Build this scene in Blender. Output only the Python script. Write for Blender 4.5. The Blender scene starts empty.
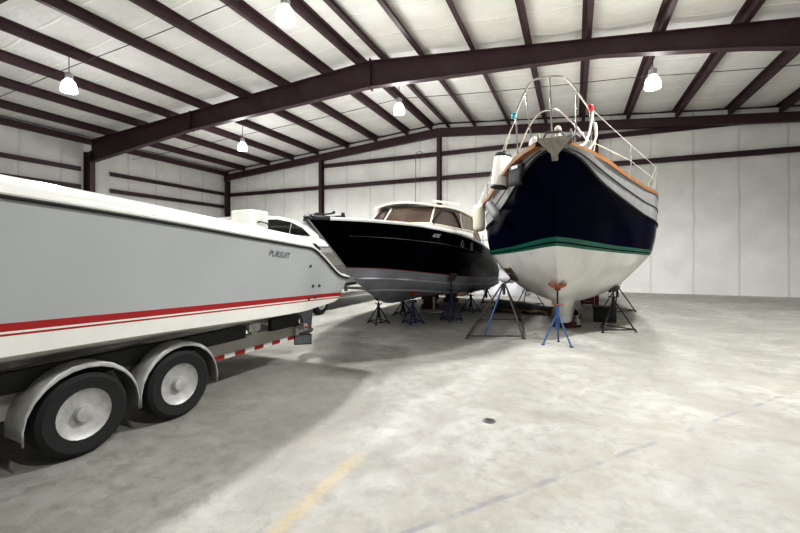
import bpy, bmesh, math, random
from mathutils import Vector, Matrix, Euler
from mathutils.bvhtree import BVHTree
random.seed(7)
R = math.radians
col = bpy.context.scene.collection
DELTA = R(-1.5)            # the boats stand turned this much against the building's axis

# ------------------------------------------------------------------ materials
def M(name, c, rough=.5, metal=0., coat=0., var=.0, scale=4., bump=0., emis=0., spec=.5, trans=0.):
    m = bpy.data.materials.new(name); m.use_nodes = True
    nt = m.node_tree; b = nt.nodes['Principled BSDF']
    b.inputs['Base Color'].default_value = (*c, 1); b.inputs['Roughness'].default_value = rough
    b.inputs['Metallic'].default_value = metal; b.inputs['Coat Weight'].default_value = coat
    b.inputs['Coat Roughness'].default_value = .05
    b.inputs['Specular IOR Level'].default_value = spec
    b.inputs['Transmission Weight'].default_value = trans
    if emis:
        b.inputs['Emission Color'].default_value = (1, .98, .95, 1); b.inputs['Emission Strength'].default_value = emis
    if var or bump:
        tc = nt.nodes.new('ShaderNodeTexCoord'); n = nt.nodes.new('ShaderNodeTexNoise')
        n.inputs['Scale'].default_value = scale; n.inputs['Detail'].default_value = 6
        nt.links.new(tc.outputs['Object'], n.inputs['Vector'])
        if var:
            r = nt.nodes.new('ShaderNodeMapRange')
            r.inputs['From Min'].default_value = .3; r.inputs['From Max'].default_value = .7
            r.inputs['To Min'].default_value = 1 - var; r.inputs['To Max'].default_value = 1 + var * .5
            nt.links.new(n.outputs['Fac'], r.inputs['Value'])
            mx = nt.nodes.new('ShaderNodeMix'); mx.data_type = 'RGBA'; mx.blend_type = 'MULTIPLY'
            mx.inputs['Factor'].default_value = 1; mx.inputs['A'].default_value = (*c, 1)
            nt.links.new(r.outputs['Result'], mx.inputs['B']); nt.links.new(mx.outputs['Result'], b.inputs['Base Color'])
        if bump:
            bp = nt.nodes.new('ShaderNodeBump'); bp.inputs['Strength'].default_value = bump; bp.inputs['Distance'].default_value = .005
            nt.links.new(n.outputs['Fac'], bp.inputs['Height']); nt.links.new(bp.outputs['Normal'], b.inputs['Normal'])
    return m

m_steel   = M('maroon_primer_steel', (.050, .022, .029), .5, var=.25, scale=3)
m_white   = M('white_gelcoat', (.80, .80, .77), .3, coat=.3, var=.04)
m_cream   = M('cream_gelcoat', (.72, .69, .58), .4, var=.05)
m_grey    = M('grey_gelcoat', (.385, .405, .415), .3, coat=.3, var=.04, scale=1.5)
m_whull   = M('white_bottom_paint', (.78, .77, .73), .4, var=.05)
m_red     = M('red_stripe', (.34, .010, .014), .4, var=.05)
m_black   = M('black_rubber', (.012, .012, .013), .55, var=.2)
m_navy    = M('navy_gelcoat', (.0022, .0026, .013), .14, spec=.2, var=.1)
m_bnavy   = M('black_gelcoat', (.0018, .002, .0035), .12, spec=.16, var=.1)
for m_ in (m_bnavy, m_navy): m_.node_tree.nodes['Principled BSDF'].inputs['IOR'].default_value = 1.1
m_green   = M('green_boot_stripe', (.008, .11, .068), .4, var=.1)
m_antif   = M('grey_antifouling', (.34, .35, .39), .75, var=.22, scale=2.2, bump=.05)
m_sailbot = M('white_antifouling', (.74, .735, .70), .22, var=.12, scale=2.5)
m_bulwark = M('grey_bulwark', (.30, .30, .30), .45, var=.2, scale=6)
m_teak    = M('varnished_teak', (.34, .15, .055), .35, coat=.4, var=.35, scale=14)
m_bronze  = M('weathered_bronze_steel', (.36, .34, .29), .45, metal=.6, var=.3, scale=18)
m_chrome  = M('stainless_steel', (.55, .55, .54), .25, metal=.9, var=.1)
m_galv    = M('galvanised_steel', (.50, .50, .49), .5, metal=.35, var=.2, scale=12)
m_rail    = M('grey_aluminium_beam', (.44, .43, .40), .5, metal=.2, var=.1)
m_tyre    = M('tyre_rubber', (.015, .015, .016), .8, bump=.2, scale=60)
m_blue    = M('blue_stand_paint', (.055, .125, .30), .55, var=.4, scale=18)
m_dblue   = M('dark_blue_stand_paint', (.02, .036, .13), .55, var=.35, scale=18)
m_dark    = M('black_stand_paint', (.016, .016, .018), .6, var=.3, scale=18)
m_rust    = M('brown_rusty_steel', (.085, .07, .058), .7, var=.4, scale=20)
m_orange  = M('rusty_orange_paint', (.30, .075, .035), .65, var=.4, scale=20)
m_wood    = M('brown_timber', (.15, .075, .03), .7, var=.4, scale=16)
m_redwood = M('dark_red_timber', (.09, .025, .018), .7, var=.3, scale=16)
m_ply     = M('plywood_pad', (.11, .07, .05), .7, var=.4, scale=16)
m_fender  = M('white_fender_vinyl', (.82, .81, .74), .45, var=.04)
m_cfender = M('cream_fender_vinyl', (.78, .75, .62), .45, var=.04)
m_gfender = M('grey_fender_skin', (.17, .17, .18), .7, var=.15, scale=30)  # dark grey fender surface, finely varied by noise
m_rope    = M('white_rope', (.66, .65, .60), .8, bump=.4, scale=90)
m_pane    = M('brown_reflection_pane', (.08, .056, .045), .14, coat=.2, var=.3, scale=3)  # brown reflections and the cover behind the glass, put into the pane colour
m_dpane   = M('black_tinted_pane', (.008, .009, .01), .1, coat=.4, var=.1)
m_canvas  = M('taupe_canvas', (.22, .19, .16), .8, var=.35, scale=7, bump=.4)
m_mesh    = M('black_mesh_fabric', (.05, .05, .055), .8, var=.3, scale=40)
m_label   = M('white_label', (.8, .8, .78), .5, var=.03)
m_dgrey   = M('dark_grey_metal', (.10, .105, .11), .5, metal=.3, var=.25, scale=10)
m_letter  = M('grey_letter_vinyl', (.10, .105, .11), .4, var=.05)
m_letlite = M('silver_letter_vinyl', (.6, .6, .6), .4, var=.05)
m_plate   = M('grey_number_plate', (.20, .21, .23), .5, var=.35, scale=35)
m_tape    = M('white_reflective_tape', (.75, .75, .74), .35, var=.05)
m_sheet   = M('white_plastic_sheeting', (.62, .62, .66), .45, var=.12, scale=3, bump=.5)
m_tarp    = M('black_tarpaulin', (.014, .014, .015), .6, var=.3, bump=.5)
m_cabred  = M('red_tool_cabinet_paint', (.20, .015, .022), .45, var=.15)
m_yellow  = M('faded_yellow_paint', (.42, .40, .12), .6, var=.3)
m_redl    = M('red_lens', (.5, .02, .02), .25, var=.05)
m_tealb   = M('teal_lens', (.03, .30, .36), .25, var=.05)
m_cable   = M('dark_cable', (.03, .03, .03), .6, var=.1)
m_lamp    = M('glowing_acrylic_shade', (.9, .9, .9), .3, emis=14., var=.02)
m_ballast = M('grey_ballast_housing', (.35, .35, .36), .5, var=.1)

def nd(nt, t, **kw):
    n = nt.nodes.new(t)
    for k, v in kw.items(): setattr(n, k, v)
    return n
def math_(nt, op, a, b=None, c=None):
    n = nd(nt, 'ShaderNodeMath', operation=op)
    for i, x in enumerate((a, b, c)):
        if x is None: continue
        if isinstance(x, (int, float)): n.inputs[i].default_value = x
        else: nt.links.new(x, n.inputs[i])
    return n.outputs[0]
def noise(nt, vec, scale, detail=6, rough=.55, dist=0.):
    n = nd(nt, 'ShaderNodeTexNoise'); n.inputs['Scale'].default_value = scale
    n.inputs['Detail'].default_value = detail; n.inputs['Roughness'].default_value = rough
    n.inputs['Distortion'].default_value = dist
    nt.links.new(vec, n.inputs['Vector']); return n.outputs['Fac']
def ramp(nt, fac, a, b, lo=0., hi=1.):
    n = nd(nt, 'ShaderNodeMapRange'); n.interpolation_type = 'SMOOTHSTEP'
    n.inputs['From Min'].default_value = a; n.inputs['From Max'].default_value = b
    n.inputs['To Min'].default_value = lo; n.inputs['To Max'].default_value = hi
    nt.links.new(fac, n.inputs['Value']); return n.outputs['Result']
def mix(nt, f, a, b, mode='MIX'):
    n = nd(nt, 'ShaderNodeMix', data_type='RGBA', blend_type=mode)
    if isinstance(f, (int, float)): n.inputs['Factor'].default_value = f
    else: nt.links.new(f, n.inputs['Factor'])
    for k, x in (('A', a), ('B', b)):
        if isinstance(x, tuple): n.inputs[k].default_value = (*x, 1)
        else: nt.links.new(x, n.inputs[k])
    return n.outputs['Result']

def rot2(x, y):
    c, s = math.cos(DELTA), math.sin(DELTA)
    return (c * x - s * y, s * x + c * y)

def floor_material():
    m = bpy.data.materials.new('stained_concrete'); m.use_nodes = True; nt = m.node_tree
    b = nt.nodes['Principled BSDF']; tc = nd(nt, 'ShaderNodeTexCoord'); P = tc.outputs['Object']
    sep = nd(nt, 'ShaderNodeSeparateXYZ'); nt.links.new(P, sep.inputs[0]); X, Y = sep.outputs[0], sep.outputs[1]
    c = mix(nt, ramp(nt, noise(nt, P, .55, 8, .62, .6), .33, .68), (.265, .258, .235), (.435, .43, .405))
    c = mix(nt, ramp(nt, noise(nt, P, 2.3, 9, .68, 1.2), .36, .62, 0, .6), c, (.30, .29, .26))
    c = mix(nt, ramp(nt, noise(nt, P, 5.5, 10, .75, .4), .30, .58, .85, 0), c, (.25, .24, .215))
    c = mix(nt, ramp(nt, noise(nt, P, 1.4, 10, .8, 2.0), .60, .72, 0, .55), c, (.52, .51, .485))      # pale scuffs
    c = mix(nt, ramp(nt, noise(nt, P, 26, 4, .6), .66, .74, 0, .5), c, (.20, .19, .17))              # specks
    # worn yellow paint line, parallel to the boats
    wob = math_(nt, 'MULTIPLY', math_(nt, 'SUBTRACT', noise(nt, P, 6), .5), .10)
    lx = math_(nt, 'ABSOLUTE', math_(nt, 'ADD', math_(nt, 'SUBTRACT', X, -1.585), wob))
    inl = ramp(nt, lx, .02, .085, 1, 0)
    iny = math_(nt, 'MULTIPLY', ramp(nt, Y, .6, .9), ramp(nt, Y, 2.65, 2.95, 1, 0))
    yl = math_(nt, 'MULTIPLY', math_(nt, 'MULTIPLY', inl, iny), ramp(nt, noise(nt, P, 30, 6, .8), .36, .60, .0, .8))
    c = mix(nt, yl, c, (.44, .345, .19))
    # sealed grey joint across the slab
    x0, y0 = rot2(-.95, 2.1); x1, y1 = rot2(.09, 3.46)
    L = math.hypot(x1 - x0, y1 - y0); nx, ny = (y1 - y0) / L, -(x1 - x0) / L
    d = math_(nt, 'ADD', math_(nt, 'MULTIPLY', math_(nt, 'SUBTRACT', X, x0), nx), math_(nt, 'MULTIPLY', math_(nt, 'SUBTRACT', Y, y0), ny))
    d = math_(nt, 'ABSOLUTE', math_(nt, 'ADD', d, math_(nt, 'MULTIPLY', math_(nt, 'SUBTRACT', noise(nt, P, 3.), .5), .06)))
    jl = math_(nt, 'MULTIPLY', ramp(nt, d, .012, .03, 1, 0), ramp(nt, noise(nt, P, 3.1, 5), .42, .58, .06, .8))
    c = mix(nt, jl, c, (.20, .205, .235))
    c = mix(nt, math_(nt, 'MULTIPLY', ramp(nt, d, .02, .55, .45, 0), ramp(nt, noise(nt, P, 3.2, 8, .7), .42, .62)), c, (.28, .26, .21))
    nt.links.new(c, b.inputs['Base Color'])
    nt.links.new(ramp(nt, noise(nt, P, 3, 6), .3, .7, .42, .72), b.inputs['Roughness'])
    b.inputs['Specular IOR Level'].default_value = .35
    bp = nd(nt, 'ShaderNodeBump'); bp.inputs['Strength'].default_value = .15; bp.inputs['Distance'].default_value = .01
    nt.links.new(noise(nt, P, 40, 6), bp.inputs['Height']); nt.links.new(bp.outputs['Normal'], b.inputs['Normal'])
    return m
def liner_material(name, axis, pitch, base, seam, bumpy=.35):
    m = bpy.data.materials.new(name); m.use_nodes = True; nt = m.node_tree
    b = nt.nodes['Principled BSDF']; tc = nd(nt, 'ShaderNodeTexCoord'); P = tc.outputs['Object']
    sep = nd(nt, 'ShaderNodeSeparateXYZ'); nt.links.new(P, sep.inputs[0]); u = sep.outputs[axis]
    wob = math_(nt, 'MULTIPLY', math_(nt, 'SUBTRACT', noise(nt, P, 1.5, 3), .5), .12)
    f = math_(nt, 'FRACT', math_(nt, 'DIVIDE', math_(nt, 'ADD', u, wob), pitch))
    dd = math_(nt, 'ABSOLUTE', math_(nt, 'SUBTRACT', f, .5))
    line = ramp(nt, dd, .455, .495)
    c = mix(nt, ramp(nt, noise(nt, P, 1.1, 5), .3, .7), tuple(x * .90 for x in base), base)
    c = mix(nt, math_(nt, 'MULTIPLY', line, .6), c, seam)
    nt.links.new(c, b.inputs['Base Color']); b.inputs['Roughness'].default_value = .55
    b.inputs['Specular IOR Level'].default_value = .2
    h = math_(nt, 'ADD', math_(nt, 'MULTIPLY', noise(nt, P, 2.2, 4, .5, 1.), .8), math_(nt, 'MULTIPLY', line, .5))
    bp = nd(nt, 'ShaderNodeBump'); bp.inputs['Strength'].default_value = bumpy; bp.inputs['Distance'].default_value = .08
    nt.links.new(h, bp.inputs['Height']); nt.links.new(bp.outputs['Normal'], b.inputs['Normal'])
    return m
m_floor = floor_material()
m_roof = liner_material('white_roof_insulation', 1, 1.25, (.77, .77, .755), (.92, .92, .91), .5)
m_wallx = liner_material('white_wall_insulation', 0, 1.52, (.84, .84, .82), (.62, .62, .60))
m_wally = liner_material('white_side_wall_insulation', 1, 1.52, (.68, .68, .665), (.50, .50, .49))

# ------------------------------------------------------------------ mesh builder
class MB:
    def __init__(s): s.v, s.f, s.m = [], [], []
    def add(s, vs, fs, mi=0):
        o = len(s.v); s.v += [Vector(v) for v in vs]
        for f in fs: s.f.append([i + o for i in f]); s.m.append(mi)
    def box(s, c, d, rot=None, mi=0):
        x, y, z = (k / 2 for k in d)
        vs = [Vector(p) for p in ((-x,-y,-z),(x,-y,-z),(x,y,-z),(-x,y,-z),(-x,-y,z),(x,-y,z),(x,y,z),(-x,y,z))]
        if rot is not None:
            q = rot if isinstance(rot, Matrix) else Euler(rot).to_matrix()
            vs = [q @ v for v in vs]
        s.add([v + Vector(c) for v in vs], [(0,3,2,1),(4,5,6,7),(0,1,5,4),(1,2,6,5),(2,3,7,6),(3,0,4,7)], mi); return s
    def bar(s, a, b, w, h, mi=0):
        a, b = Vector(a), Vector(b); d = (b - a); L = d.length; d.normalize()
        up = Vector((0,0,1)) if abs(d.z) < .99 else Vector((0,1,0))
        sx = d.cross(up).normalized(); up = sx.cross(d).normalized()
        q = Matrix((sx, d, up)).transposed(); s.box((a + b) / 2, (w, L, h), q, mi); return s
    def tube(s, pts, r, n=8, closed=False, mi=0, cap=True):
        pts = [Vector(p) for p in pts]; k = len(pts); rings = []
        ref = None
        for i, p in enumerate(pts):
            if closed: t = pts[(i + 1) % k] - pts[i - 1]
            else: t = pts[min(i + 1, k - 1)] - pts[max(i - 1, 0)]
            t.normalize()
            if ref is None:
                ref = Vector((0,0,1)) if abs(t.z) < .9 else Vector((1,0,0))
            a = t.cross(ref)
            if a.length < 1e-5: a = t.orthogonal()
            a.normalize(); ref = a.cross(t).normalized(); bb = ref
            rr = r[i] if isinstance(r, (list, tuple)) else r
            rings.append([p + (a * math.cos(2*math.pi*j/n) + bb * math.sin(2*math.pi*j/n)) * rr for j in range(n)])
        vs = [v for g in rings for v in g]; fs = []
        for i in range(k if closed else k - 1):
            for j in range(n):
                a0, a1 = i * n + j, i * n + (j + 1) % n; i2 = (i + 1) % k
                fs.append((a0, a1, i2 * n + (j + 1) % n, i2 * n + j))
        if cap and not closed:
            fs.append(tuple(range(n))[::-1]); fs.append(tuple((k - 1) * n + j for j in range(n)))
        s.add(vs, fs, mi); return s
    def lathe(s, prof, n=20, mat=None, mi=0, cap=True):
        mat = mat or Matrix(); vs, fs = [], []
        for r, z in prof:
            for j in range(n):
                vs.append(mat @ Vector((r * math.cos(2*math.pi*j/n), r * math.sin(2*math.pi*j/n), z)))
        for i in range(len(prof) - 1):
            for j in range(n):
                fs.append((i*n+j, i*n+(j+1)%n, (i+1)*n+(j+1)%n, (i+1)*n+j))
        if cap: fs.append(tuple(range(n))[::-1]); fs.append(tuple((len(prof)-1)*n+j for j in range(n)))
        s.add(vs, fs, mi); return s
    def grid(s, P, mi=0, flip=False):
        a, b = len(P), len(P[0]); vs = [p for r_ in P for p in r_]; fs = []
        for i in range(a - 1):
            for j in range(b - 1):
                q = (i*b+j, i*b+j+1, (i+1)*b+j+1, (i+1)*b+j)
                fs.append(q[::-1] if flip else q)
        s.add(vs, fs, mi); return s
    def prism(s, poly, ext, mi=0):
        n = len(poly); e = Vector(ext); vs = [Vector(p) for p in poly] + [Vector(p) + e for p in poly]
        fs = [tuple(range(n))[::-1], tuple(range(n, 2*n))] + [(i, (i+1)%n, n+(i+1)%n, n+i) for i in range(n)]
        s.add(vs, fs, mi); return s
    def build(s, name, mats, parent=None, bevel=0., smooth=35, off=None, merge=False, thick=0.):
        if not isinstance(mats, (list, tuple)): mats = [mats]
        base = Vector((0,0,0))
        p = parent
        while p is not None: base += p.location; p = p.parent
        if off is not None: base += Vector(off)
        me = bpy.data.meshes.new(name)
        me.from_pydata([tuple(v - base) for v in s.v], [], s.f)
        for m in mats: me.materials.append(m)
        for i, p_ in enumerate(me.polygons): p_.material_index = s.m[i]
        bm = bmesh.new(); bm.from_mesh(me)
        if merge: bmesh.ops.remove_doubles(bm, verts=bm.verts, dist=2e-4)
        bmesh.ops.recalc_face_normals(bm, faces=bm.faces); bm.to_mesh(me); bm.free()
        for p_ in me.polygons: p_.use_smooth = True
        me.set_sharp_from_angle(angle=R(smooth)); me.update()
        o = bpy.data.objects.new(name, me); col.objects.link(o)
        if parent is not None: o.parent = parent
        if off is not None: o.location = off
        if thick:
            md = o.modifiers.new('solid', 'SOLIDIFY'); md.thickness = thick; md.offset = 0
        if bevel:
            md = o.modifiers.new('bevel', 'BEVEL'); md.width = bevel; md.segments = 2; md.limit_method = 'ANGLE'
        return o

def tag(o, label, cat, group=None):
    o['label'] = label; o['category'] = cat
    if group: o['group'] = group
    return o
def empty(name, loc, label, cat, group=None):
    o = bpy.data.objects.new(name, None); col.objects.link(o); o.location = loc; o.empty_display_size = .2
    return tag(o, label, cat, group)
FIX = set()
def struct(o):
    o['kind'] = 'structure'; FIX.add(o.name); return o
NT = [0]
def trim(mb, mats, label, **kw):
    NT[0] += 1
    o = struct(mb.build('trim_%d' % NT[0], mats, **kw)); o['label'] = label; o['category'] = 'beam'; return o
def children(o): return [c for c in bpy.data.objects if c.parent == o]
def dup(o, loc, rz, label):
    r = o.copy(); col.objects.link(r); r.location = loc; r.rotation_euler = (0, 0, rz); r['label'] = label
    for ch in children(o):
        c = ch.copy(); col.objects.link(c); c.parent = r
        for g in children(ch):
            d = g.copy(); col.objects.link(d); d.parent = c
    return r

# ------------------------------------------------------------------ the building
XL, XR, YB, YF, XRIDGE = -21.6, 8.7, 20.2, -9.0, -6.47
def zr(x): return 8.35 - .083 * abs(x - XRIDGE)          # top of the rafters
PD = .27                                                 # purlin depth
offs_l = [.43, 1.8, 3.7, 5.57, 7.65, 9.5, 11.4, 13.45]
offs_r = [.43, 1.8, 3.5, 5.2, 6.8, 8.6, 10.4, 12.2, 13.8]
purl = sorted([XRIDGE - a for a in offs_l] + [XRIDGE + a for a in offs_r])

mb = MB(); mb.box(((XL+XR)/2, (YB+YF)/2, -.1), (XR-XL+.4, YB-YF+.4, .2)); struct(mb.build('floor', m_floor))
# ceiling: insulation sagging a little between purlins
xs = [XL] + purl + [XR]; rows = []
for i in range(len(xs) - 1):
    for k in range(8):
        t = k / 8; x = xs[i] + (xs[i+1] - xs[i]) * t
        rows.append((x, zr(x) + PD + .02 - .07 * (math.sin(math.pi * t)) ** .6 * min(1, (xs[i+1]-xs[i]) / 1.6)))
rows.append((XR, zr(XR) + PD))
mb = MB(); ny = 24
mb.grid([[(x, YF + (YB - YF) * j / ny, z) for j in range(ny + 1)] for x, z in rows]); 
struct(mb.build('ceiling', m_roof, smooth=60))
def gable(y0, y1):
    g = MB(); g.prism([(XL,y0,0),(XR,y0,0),(XR,y0,zr(XR)+PD),(XRIDGE,y0,zr(XRIDGE)+PD),(XL,y0,zr(XL)+PD)], (0,y1-y0,0)); return g
struct(gable(YB, YB + .1).build('wall_back', m_wallx))
struct(gable(YF - .1, YF).build('wall_front', m_wallx))
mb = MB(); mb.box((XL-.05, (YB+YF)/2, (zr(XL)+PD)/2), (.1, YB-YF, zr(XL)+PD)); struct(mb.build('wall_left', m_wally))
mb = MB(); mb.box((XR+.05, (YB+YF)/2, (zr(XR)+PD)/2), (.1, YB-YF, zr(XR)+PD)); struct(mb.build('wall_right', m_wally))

# purlins: Z sections running the length of the building, each its own member
for i, x in enumerate(purl):
    z = zr(x); s = 1 if x > XRIDGE else -1; mb = MB(); y0, y1 = YF + .02, YB - .02
    mb.box((x, (y0+y1)/2, z + PD/2), (.012, y1-y0, PD))
    mb.box((x + .06*s, (y0+y1)/2, z + .008), (.13, y1-y0, .014))
    mb.box((x - .06*s, (y0+y1)/2, z + PD - .008), (.13, y1-y0, .014))
    mb.box((x + .122*s, (y0+y1)/2, z + .022), (.01, y1-y0, .035))
    trim(mb, m_steel, 'maroon steel roof purlin running the length of the shed')
# rafters: tapered I beams
def rafter(y, nodes, fw, drop=0.):
    mb = MB()
    top = [(x, zr(x) - .002 - drop) for x, d in nodes]; bot = [(x, zr(x) - d - drop) for x, d in nodes]
    mb.prism([(x, y - .008, z) for x, z in top] + [(x, y - .008, z) for x, z in bot[::-1]], (0, .016, 0))
    for line, sg in ((top, -1), (bot, 1)):
        for (xa, za), (xb, zb) in zip(line, line[1:]):
            mb.prism([(xa, y-fw/2, za), (xb, y-fw/2, zb), (xb, y-fw/2, zb+.016*sg), (xa, y-fw/2, za+.016*sg)], (0, fw, 0))
    return mb
NR = 12.35
near_nodes = [(XL+.40, 1.05), (-14.8, .76), (-10.5, .84), (XRIDGE, .9), (-2.5, .68), (.7, .50), (4, .62), (XR-.40, 1.0)]
for y in (4.65, NR):
    mb = rafter(y, near_nodes, .24)
    for xp, hh in ((XRIDGE, 1.08), (-14.8, .84)):          # bolted splice plates
        mb.box((xp, y, zr(xp) - (.45 if xp == XRIDGE else .38)), (.035, .27, hh - .02))
        for k in range(5):
            for sy in (-.08, .08):
                mb.box((xp, y + sy, zr(xp) - .08 - k * .17), (.09, .035, .035))
    SK = R(2.6)
    for v in mb.v:
        dx_, dy_ = v.x - XRIDGE, v.y - y; v.x, v.y = XRIDGE + dx_*math.cos(SK) - dy_*math.sin(SK), y + dx_*math.sin(SK) + dy_*math.cos(SK)
    trim(mb, m_steel, 'deep maroon tapered steel roof beam crossing the shed in front' if y == NR else 'deep maroon steel roof beam nearest the viewer')
    for xc in (XL + .25, XR - .25):
        mb = MB(); h = zr(xc) - .5; yk = y; y = y + (xc - XRIDGE)*math.sin(SK)
        mb.box((xc, y, h/2), (.5, .016, h)); mb.box((xc-.25, y, h/2), (.016, .24, h)); mb.box((xc+.25, y, h/2), (.016, .24, h))
        trim(mb, m_steel, 'maroon steel wall column carrying a deep roof beam'); y = yk
mb = rafter(YB - .32, [(XL+.1, .36), (XRIDGE, .42), (XR-.1, .36)], .2, .12)
trim(mb, m_steel, 'slim maroon steel roof beam along the end wall')
mb = MB()
for xa, xb in ((XL+.02, XRIDGE), (XRIDGE, XR-.02)):
    mb.bar((xa, YB-.06, zr(xa)+PD-.06), (xb, YB-.06, zr(xb)+PD-.06), .06, .06)
trim(mb, m_steel, 'dark roof edge angle on top of the end wall')
for xc in (XL+.25, -13.84, XRIDGE, .9):
    mb = MB(); h = zr(xc) - .50; yy = YB - .16
    mb.box((xc, yy, h/2), (.014, .26, h)); mb.box((xc, yy-.13, h/2), (.20, .014, h)); mb.box((xc, yy+.13, h/2), (.20, .014, h))
    mb.box((xc, yy, h-.01), (.24, .28, .03))
    trim(mb, m_steel, 'maroon steel end wall column')
for z in (5.68, 6.95):
    for xa, xb in ((XL+.37, -13.95), (-13.73, XRIDGE-.11), (XRIDGE+.11, .79), (1.01, XR-.02)):
        if z > 6 and xa < -20: continue
        mb = MB(); yy = YB - .10
        mb.box(((xa+xb)/2, yy, z), (xb-xa, .014, .20)); mb.box(((xa+xb)/2, yy-.04, z+.1), (xb-xa, .09, .014)); mb.box(((xa+xb)/2, yy-.04, z-.1), (xb-xa, .09, .014))
        trim(mb, m_steel, 'maroon steel girt across the end wall')
for z in (4.9, 5.75):
    for ya, yb in ((NR+.35, YB-.3), (4.9, NR-.95)):
        mb = MB(); mb.box((XL+.09, (ya+yb)/2, z), (.02, yb-ya, .20)); mb.box((XL+.13, (ya+yb)/2, z-.1), (.09, yb-ya, .014))
        trim(mb, m_steel, 'maroon steel girt along the left side wall')
mb = MB(); mb.box((XL+.12, (YF+YB)/2, zr(XL)+.03), (.2, YB-YF-.1, .26)); trim(mb, m_steel, 'maroon eave strut on the left side wall')

# high bay lamps in two wired rows
def lamp(x, y, z, label):
    e = empty('high_bay_lamp', (x, y, z), label, 'lamp', 'high bay lamps under the roof')
    zt = zr(x) + .02
    mb = MB(); mb.tube([(x, y, z + .52), (x, y, zt)], .012); mb.build('hanger_rod', m_cable, e)
    mb = MB(); mb.lathe([(.06, .30), (.10, .32), (.11, .48), (.05, .52)], 14, Matrix.Translation((x, y, z))); mb.build('ballast_housing', m_ballast, e)
    mb = MB(); T = Matrix.Translation((x, y, z))
    mb.lathe([(.205, -.06), (.21, -.04), (.20, .08), (.17, .20), (.12, .27), (.07, .30)], 24, T); mb.build('acrylic_shade', m_lamp, e)
    return e
lamps = [(-5.9, 7.16, 6.86), (-5.95, 13.6, 6.95), (-14.05, 14.05, 6.55)]
lamp(*lamps[0], 'glowing high bay lamp at the top left, in front of the deep roof beam')
lamp(*lamps[1], 'glowing high bay lamp above the black motor yacht, behind the deep roof beam')
lamp(*lamps[2], 'glowing high bay lamp at the left near the side wall, lowest in view')
def cable(y, pts, label):
    mb = MB(); P = []
    for (xa, za), (xb, zb) in zip(pts, pts[1:]):
        for k in range(8):
            t = k / 8; P.append((xa + (xb-xa)*t, y, za + (zb-za)*t - .05*math.sin(math.pi*t)))
    P.append((pts[-1][0], y, pts[-1][1])); mb.tube(P, .011, 6)
    return tag(mb.build('lamp_cable', m_cable), label, 'cable')
o = cable(13.75, [(-21.4, 6.7), (-14.05, 7.06), (-5.95, 7.50), (1.5, 6.95), (8.5, 6.4)], 'thin dark cable linking the lamps behind the deep roof beam'); FIX.add(o.name)
o = cable(7.16, [(-21.4, 7.0), (-14.0, 7.35), (-5.9, 7.75), (2.1, 7.3), (8.5, 6.9)], 'thin dark cable running to the lamp at the top left'); FIX.add(o.name)
for o in list(col.objects):
    if o.name.startswith('high_bay_lamp'): FIX.add(o.name)

# drain cover in the floor
mb = MB(); mb.lathe([(.062, .0), (.062, .004), (.05, .008), (.0, .008)], 20, Matrix.Translation((-.857, 3.88, .0)))
for k in range(-2, 3): mb.box((-.857, 3.88 + k*.018, .009), (.07, .006, .003))
tag(mb.build('drain_cover', m_dgrey), 'small dark round drain cover in the bare concrete floor', 'drain')

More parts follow.
